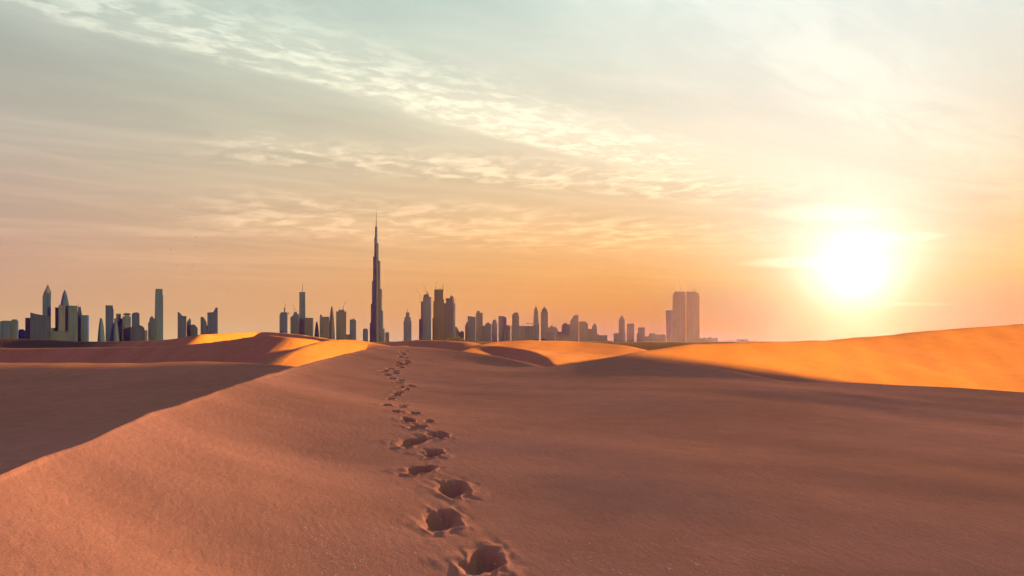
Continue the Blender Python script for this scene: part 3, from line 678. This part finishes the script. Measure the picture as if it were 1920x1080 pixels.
 ('low_block', 'long low flat block right of the twin towers', 5700, 0, [('block', 'c', [('box', 1311, 1345, 634)]), ('roof_plant', 'c', [('box', 1318, 1323, 632.6, 634), ('box', 1328, 1334, 632.2, 634)])]),
 ('distant_block', 'tiny distant block on the right horizon farther from the towers', 6800, 0, [('block', 'b', [('box', 1381, 1403, 636.2)])]),
 ('distant_block', 'tiny low hump of a building on the right horizon nearer the towers', 6800, 0, [('block', 'b', [('poly', [(1362, 640), (1367, 638.8), (1374, 638.6), (1379, 640)])])]),
]
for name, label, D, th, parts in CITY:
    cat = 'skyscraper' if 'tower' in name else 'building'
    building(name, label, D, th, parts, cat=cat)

# ---- the tall spire: three wings round a core, each setting back in turn
D0 = 5230.0; b = Bld(D0, 0)
def zpx(y): return b.h(y)
root = bpy.data.objects.new('supertall_tower', None); COL.objects.link(root)
CX = b.w(705.6); root.location = (CX, D0, BASEZ)
root['label'] = 'tallest tower of the skyline, a needle of stepped setbacks tapering to a spire'; root['category'] = 'skyscraper'
def tower_part(name, rings, mat):
    bm = bmesh.new(); loft(bm, rings); bmesh.ops.recalc_face_normals(bm, faces=bm.faces)
    for v in bm.verts: v.co.z -= BASEZ
    me = bpy.data.meshes.new(name); bm.to_mesh(me); bm.free(); me.materials.append(mat)
    o = bpy.data.objects.new(name, me); COL.objects.link(o); o.parent = root; return o
def wing_ring(ang, r0, ln, wd, z, n=7):
    """plan of a wing: straight sides, round nose, pointing at angle ang"""
    pts = [(r0, -wd), (max(r0, ln-wd), -wd)] + [(max(r0, ln-wd) + wd*math.cos(t), wd*math.sin(t)) for t in np.linspace(-1.3, 1.3, n)] + [(max(r0, ln-wd), wd), (r0, wd)]
    c, s = math.cos(ang), math.sin(ang)
    return [(c*x - s*y, s*x + c*y, z) for x, y in pts]
U = D0/F
core_r = [(640, 7.6), (560, 7.4), (490, 6.2), (480, 5.4)]
tower_part('core', [circ(0, 0, 7.0*U*0.62, BASEZ, 18), circ(0, 0, 6.2*U*0.62, zpx(470), 18), circ(0, 0, 3.1*U*0.9, zpx(456), 18)], MATS['g'])
left = [(605.3, 693.2), (569.9, 695.2), (527.1, 697.4), (481.4, 699.4), (445.3, 701.8)]      # each setback: top row, outer column
right = [(616.1, 721.2), (582.4, 718.6), (542.0, 716.2), (489.1, 713.2), (456.2, 709.8)]
fr = [(626, 9.5), (595, 8.2), (552, 7.0), (505, 5.6), (462, 4.2)]
for y, x in left: tower_part('wing_tier', [wing_ring(math.pi*0.985, 1.0, (705.6-x)*U, 11 + 2.0*(640-y)/240*-2, BASEZ), wing_ring(math.pi*0.985, 1.0, (705.6-x)*U, 11 - 4*(640-y)/240, zpx(y))], MATS['g'])
for y, x in right: tower_part('wing_tier', [wing_ring(0.02, 1.0, (x-705.6)*U, 10.5, BASEZ), wing_ring(0.02, 1.0, (x-705.6)*U, 10.5 - 4*(640-y)/240, zpx(y))], MATS['g'])
for y, l in fr: tower_part('wing_tier', [wing_ring(-math.pi/2 + 0.25, 1.0, l*U*1.1, 10, BASEZ), wing_ring(-math.pi/2 + 0.25, 1.0, l*U*1.1, 8, zpx(y))], MATS['b'])
tower_part('upper_tier', [circ(-0.4*U, 0, 2.5*U, zpx(462), 14), circ(-0.2*U, 0, 2.1*U, zpx(425), 14)], MATS['g'])
tower_part('spire', [circ(0, 0, 1.15*U, zpx(427), 10), circ(0, 0, 0.9*U, zpx(414), 10), circ(0, 0, 0.45*U, zpx(402), 10), circ(0, 0, 0.14*U, zpx(391.5), 10)], steel)
building('office_tower', 'small stepped block against the right foot of the tall spire', 5500, 0, [('tower', 'b', [('poly', [(722, 624), (724.4, 623), (726, 622.6), (729.6, 623.4)])])], cat='skyscraper')

# ---- tower cranes on the unfinished buildings
def crane(label, D, mx, y0, y1, jx, jy, cx, cy):
    D = site(mx, D); b = Bld(D, 0); org = (b.w(mx), D, b.h(y0))
    o = bpy.data.objects.new('tower_crane', None); COL.objects.link(o); o.location = org
    o['label'] = label; o['category'] = 'crane'; o['group'] = 'tower cranes on the unfinished towers'
    mesh_obj('mast', [('bar', mx, y0, mx, y1, 0.75)], b, steel, org, o)
    mesh_obj('jib', [('bar', mx, y1, jx, jy, 0.5)], b, steel, org, o)
    mesh_obj('counter_jib', [('bar', mx, y1, cx, cy, 0.9)], b, steel, org, o)
crane('luffing crane leaning left on the left unfinished concrete tower', 5590, 787.6, 566, 553.5, 779.8, 540, 788.8, 555)
crane('faint crane above the core of the left unfinished concrete tower', 5600, 800, 552, 546, 793.6, 533.6, 801.4, 548)
crane('crane on the left roof edge of the tallest unfinished tower', 5640, 817, 543, 538, 819.4, 528, 816, 540)
crane('crane on the right roof edge of the tallest unfinished tower', 5640, 830.4, 543, 535, 831.6, 531, 829.4, 537)
crane('crane at the right shoulder of the ragged unfinished tower', 5540, 855, 590, 562, 853, 557, 856.4, 564)
crane('crane on the stepped tower beside the masted one', 5740, 551.6, 586, 578, 549, 570.4, 554, 582)
crane('thin crane over the chamfered tower left of the masted one', 5590, 535, 580, 572.4, 532, 567, 536.4, 574)
crane('crane over the square-shouldered tower right of the sail', 5650, 645, 582, 573, 648.6, 564.5, 643.6, 575)
crane('small crane on the left twin tower near the sun', 5500, 1276.6, 548, 541, 1274, 532.4, 1278, 543)

# ---- trees at the foot of the towers, far away
leaf, nt, bl = new_mat('far_leaves'); bl.inputs['Base Color'].default_value = (0.03, 0.05, 0.025, 1); bl.inputs['Roughness'].default_value = 0.9
bm = bmesh.new(); D = 5250.0; bb = Bld(D, 0)
for k in range(120):
    t = rng.random(); px = 838 + 34*t; top = 634.6 - 5.4*math.exp(-((px-858)/9)**2) - rng.random()*1.0
    r = rng.uniform(2.5, 5.0); x = bb.w(px); z = rng.uniform(0, max(1.0, bb.h(top)-r))
    m = bmesh.ops.create_icosphere(bm, subdivisions=1, radius=r)
    for v in m['verts']: v.co = Vector((v.co.x*rng.uniform(.8, 1.3), v.co.y, v.co.z*rng.uniform(.7, 1.1))) + Vector((x, D + rng.uniform(-20, 20), z))
me = bpy.data.meshes.new('far_trees'); bm.to_mesh(me); bm.free(); me.materials.append(leaf)
o = bpy.data.objects.new('far_trees', me); COL.objects.link(o); o['kind'] = 'stuff'; o['label'] = 'dark green clump of trees at the foot of the unfinished towers'; o['category'] = 'trees'

# ------------------------------------------------------------------ birds
feather, nt, bf = new_mat('dark_feathers'); bf.inputs['Base Color'].default_value = (0.02, 0.018, 0.015, 1); bf.inputs['Roughness'].default_value = 0.8
def bird_meshes():
    bm = bmesh.new()
    loft(bm, [[(rr*math.cos(a), y, rr*0.9*math.sin(a)) for a in np.linspace(0, 2*math.pi, 8, endpoint=False)] for y, rr in ((-.24, .012), (-.16, .05), (-.02, .075), (.12, .06), (.19, .05), (.25, .035), (.31, .006))])
    bmesh.ops.recalc_face_normals(bm, faces=bm.faces)
    body = bpy.data.meshes.new('body'); bm.to_mesh(body); bm.free(); body.materials.append(feather)
    wings = []
    for s in (-1, 1):
        bm = bmesh.new()
        st_ = [(0.04, .10, -.08, 0.03), (0.20, .14, -.07, .10), (0.36, .10, -.07, .13), (0.52, -.02, -.09, .10)]
        rows = []
        for x, yf, yr, z in st_:
            rows.append([bm.verts.new((s*x, yf, z)), bm.verts.new((s*x, (yf+yr)/2, z+.016)), bm.verts.new((s*x, yr, z)), bm.verts.new((s*x, (yf+yr)/2, z-.008))])
        for a, c in zip(rows, rows[1:]):
            for i in range(4): bm.faces.new((a[i], a[(i+1) % 4], c[(i+1) % 4], c[i]))
        bm.faces.new(rows[0]); bm.faces.new(rows[-1][::-1])
        bmesh.ops.recalc_face_normals(bm, faces=bm.faces)
        w = bpy.data.meshes.new('wing'); bm.to_mesh(w); bm.free(); w.materials.append(feather); wings.append(w)
    bm = bmesh.new(); add_prism(bm, [(-.03, -.22, -.006), (.03, -.22, -.006), (.07, -.38, -.006), (-.07, -.38, -.006)], [(-.03, -.22, .006), (.03, -.22, .006), (.07, -.38, .006), (-.07, -.38, .006)])
    bmesh.ops.recalc_face_normals(bm, faces=bm.faces)
    tail = bpy.data.meshes.new('tail'); bm.to_mesh(tail); bm.free(); tail.materials.append(feather)
    return body, wings, tail
BODY, WINGS, TAIL = bird_meshes()
FLOCK = [(354,339,.8),(341,363,.6),(390,362,.6),(364.5,378,1.1),(330,387,.8),(342,386,.5),(340.5,391,.9),(334,406,1.1),(367.5,445,1.1),(367,461,.8),(390,456,.6),(410,443,.5),
 (320,468,1.2),(322,475.5,.9),(343,473,.8),(375,480.5,.7),(338,487.5,1.1),(407,465,.6),(415,472,.9),(387,491,.9),(361.5,500,.8),(359,505,.7),(401,504.5,1.2),(395.5,506,.8),
 (331,498,.5),(428,545,.8),(424,571,.6)]
ORD = ['topmost', 'second highest', 'third highest', 'fourth highest', 'fifth highest', 'sixth highest', 'seventh highest', 'eighth highest', 'ninth highest', 'tenth highest',
       'eleventh highest', 'twelfth highest', 'thirteenth highest', 'middle', 'thirteenth lowest', 'twelfth lowest', 'eleventh lowest', 'tenth lowest', 'ninth lowest', 'eighth lowest',
       'seventh lowest', 'sixth lowest', 'fifth lowest', 'fourth lowest', 'third lowest', 'second lowest', 'lowest']
FLOCK.sort(key=lambda f: f[1])
for nth, (px, py, s) in enumerate(FLOCK):
    D = 250 + rng.uniform(-35, 35)
    o = bpy.data.objects.new('bird', None); COL.objects.link(o); o.location = P(px, py, D)
    o.rotation_euler = (rng.uniform(-.2, .2), rng.uniform(-.5, .5), rng.uniform(0, 6.28)); k = 0.62*s**0.5*1.05; o.scale = (k, k, k)
    o.empty_display_size = 0.2
    for nm, me in (('body', BODY), ('wing', WINGS[0]), ('wing', WINGS[1]), ('tail', TAIL)):
        c = bpy.data.objects.new(nm, me); COL.objects.link(c); c.parent = o
    o['label'] = ORD[nth] + ' tiny dark bird of the loose flock left of the tall spire'; o['category'] = 'bird'; o['group'] = 'flock of birds in the left of the sky'

# ------------------------------------------------------------------ pale straw and shell flakes blown across the sand
flake, nt, bk = new_mat('pale_straw'); bk.inputs['Base Color'].default_value = (0.85, 0.62, 0.44, 1); bk.inputs['Roughness'].default_value = 0.8
bm = bmesh.new()
spots = []
for k in range(520):
    if k < 330:
        px, py = rng.gauss(640, 75), rng.uniform(930, 1095)
        if py < 1010 and rng.random() < 0.45: continue
    elif k < 470: px, py = rng.gauss(1180, 130), rng.uniform(985, 1090)
    else: px, py = rng.uniform(200, 1900), rng.uniform(850, 1090)
    spots.append((px, py))
pyv = np.array([s[1] for s in spots]); pxv = np.array([s[0] for s in spots])
Yv = 2*F/(pyv-HZ); Xv = (pxv-960)/F*Yv
for _ in range(6):
    zt = near_dune(Xv, Yv); Yv = (EYE-zt)*F/(pyv-HZ); Xv = (pxv-960)/F*Yv
ZV = near_dune(Xv, Yv)
uv = 0.018*np.sin(Xv*0.9+0.4*Yv+np.sin(Yv*0.35)*1.5)*np.sin(Yv*0.55-0.3*Xv+1.0) + 0.03*np.sin(Xv*0.31-1)*np.sin(Yv*0.23+0.5)
ZV = ZV + uv*np.clip((np.hypot(Xv, Yv)-1)/5, 0, 1)
for x, y, z in zip(Xv, Yv, ZV):
    L = rng.choice([.012, .015, .02, .025, .03, .045, .06])*rng.uniform(.7, 1.1); w = rng.uniform(.0025, .0050); a = rng.gauss(-0.9, 0.5)
    ca, sa = math.cos(a), math.sin(a); bend = rng.uniform(-.35, .35)*L; lift = rng.uniform(0.0, .002)
    pr = None
    for t in (-1, -.3, .4, 1):
        q = bend*(1-t*t); px_ = x + ca*L*t - sa*q; py_ = y + sa*L*t + ca*q; pz = z + .006 + lift*(1-t*t) ; ww = w*(1.05-abs(t)*.8)
        cur = [bm.verts.new((px_ + sa*ww, py_ - ca*ww, pz)), bm.verts.new((px_, py_, pz + ww*0.25)), bm.verts.new((px_ - sa*ww, py_ + ca*ww, pz))]
        if pr:
            for i in range(2): bm.faces.new((pr[i], pr[i+1], cur[i+1], cur[i]))
        pr = cur
bmesh.ops.recalc_face_normals(bm, faces=bm.faces)
me = bpy.data.meshes.new('straw_flakes'); bm.to_mesh(me); bm.free(); me.materials.append(flake)
o = bpy.data.objects.new('straw_flakes', me); COL.objects.link(o); o['kind'] = 'stuff'; o['label'] = 'scattered pale straw flakes on the foreground sand'; o['category'] = 'straw'

# ------------------------------------------------------------------ dusty air
bm = bmesh.new(); add_prism(bm, [(-9000, -9000, -6), (9000, -9000, -6), (9000, 9000, -6), (-9000, 9000, -6)], [(-9000, -9000, 900), (9000, -9000, 900), (9000, 9000, 900), (-9000, 9000, 900)])
bmesh.ops.recalc_face_normals(bm, faces=bm.faces)
me = bpy.data.meshes.new('haze'); bm.to_mesh(me); bm.free()
hz = bpy.data.materials.new('haze_air'); hz.use_nodes = True; nt = hz.node_tree; nt.nodes.clear()
pv = nt.nodes.new('ShaderNodeVolumePrincipled'); pv.inputs['Density'].default_value = HAZE_DENSITY; pv.inputs['Color'].default_value = (*HAZE_TINT, 1); pv.inputs['Anisotropy'].default_value = HAZE_G
mo = nt.nodes.new('ShaderNodeOutputMaterial'); nt.links.new(pv.outputs[0], mo.inputs['Volume'])
me.materials.append(hz)
o = bpy.data.objects.new('haze', me); COL.objects.link(o); o['kind'] = 'stuff'; o['label'] = 'warm dusty haze filling the air'; o['category'] = 'haze'
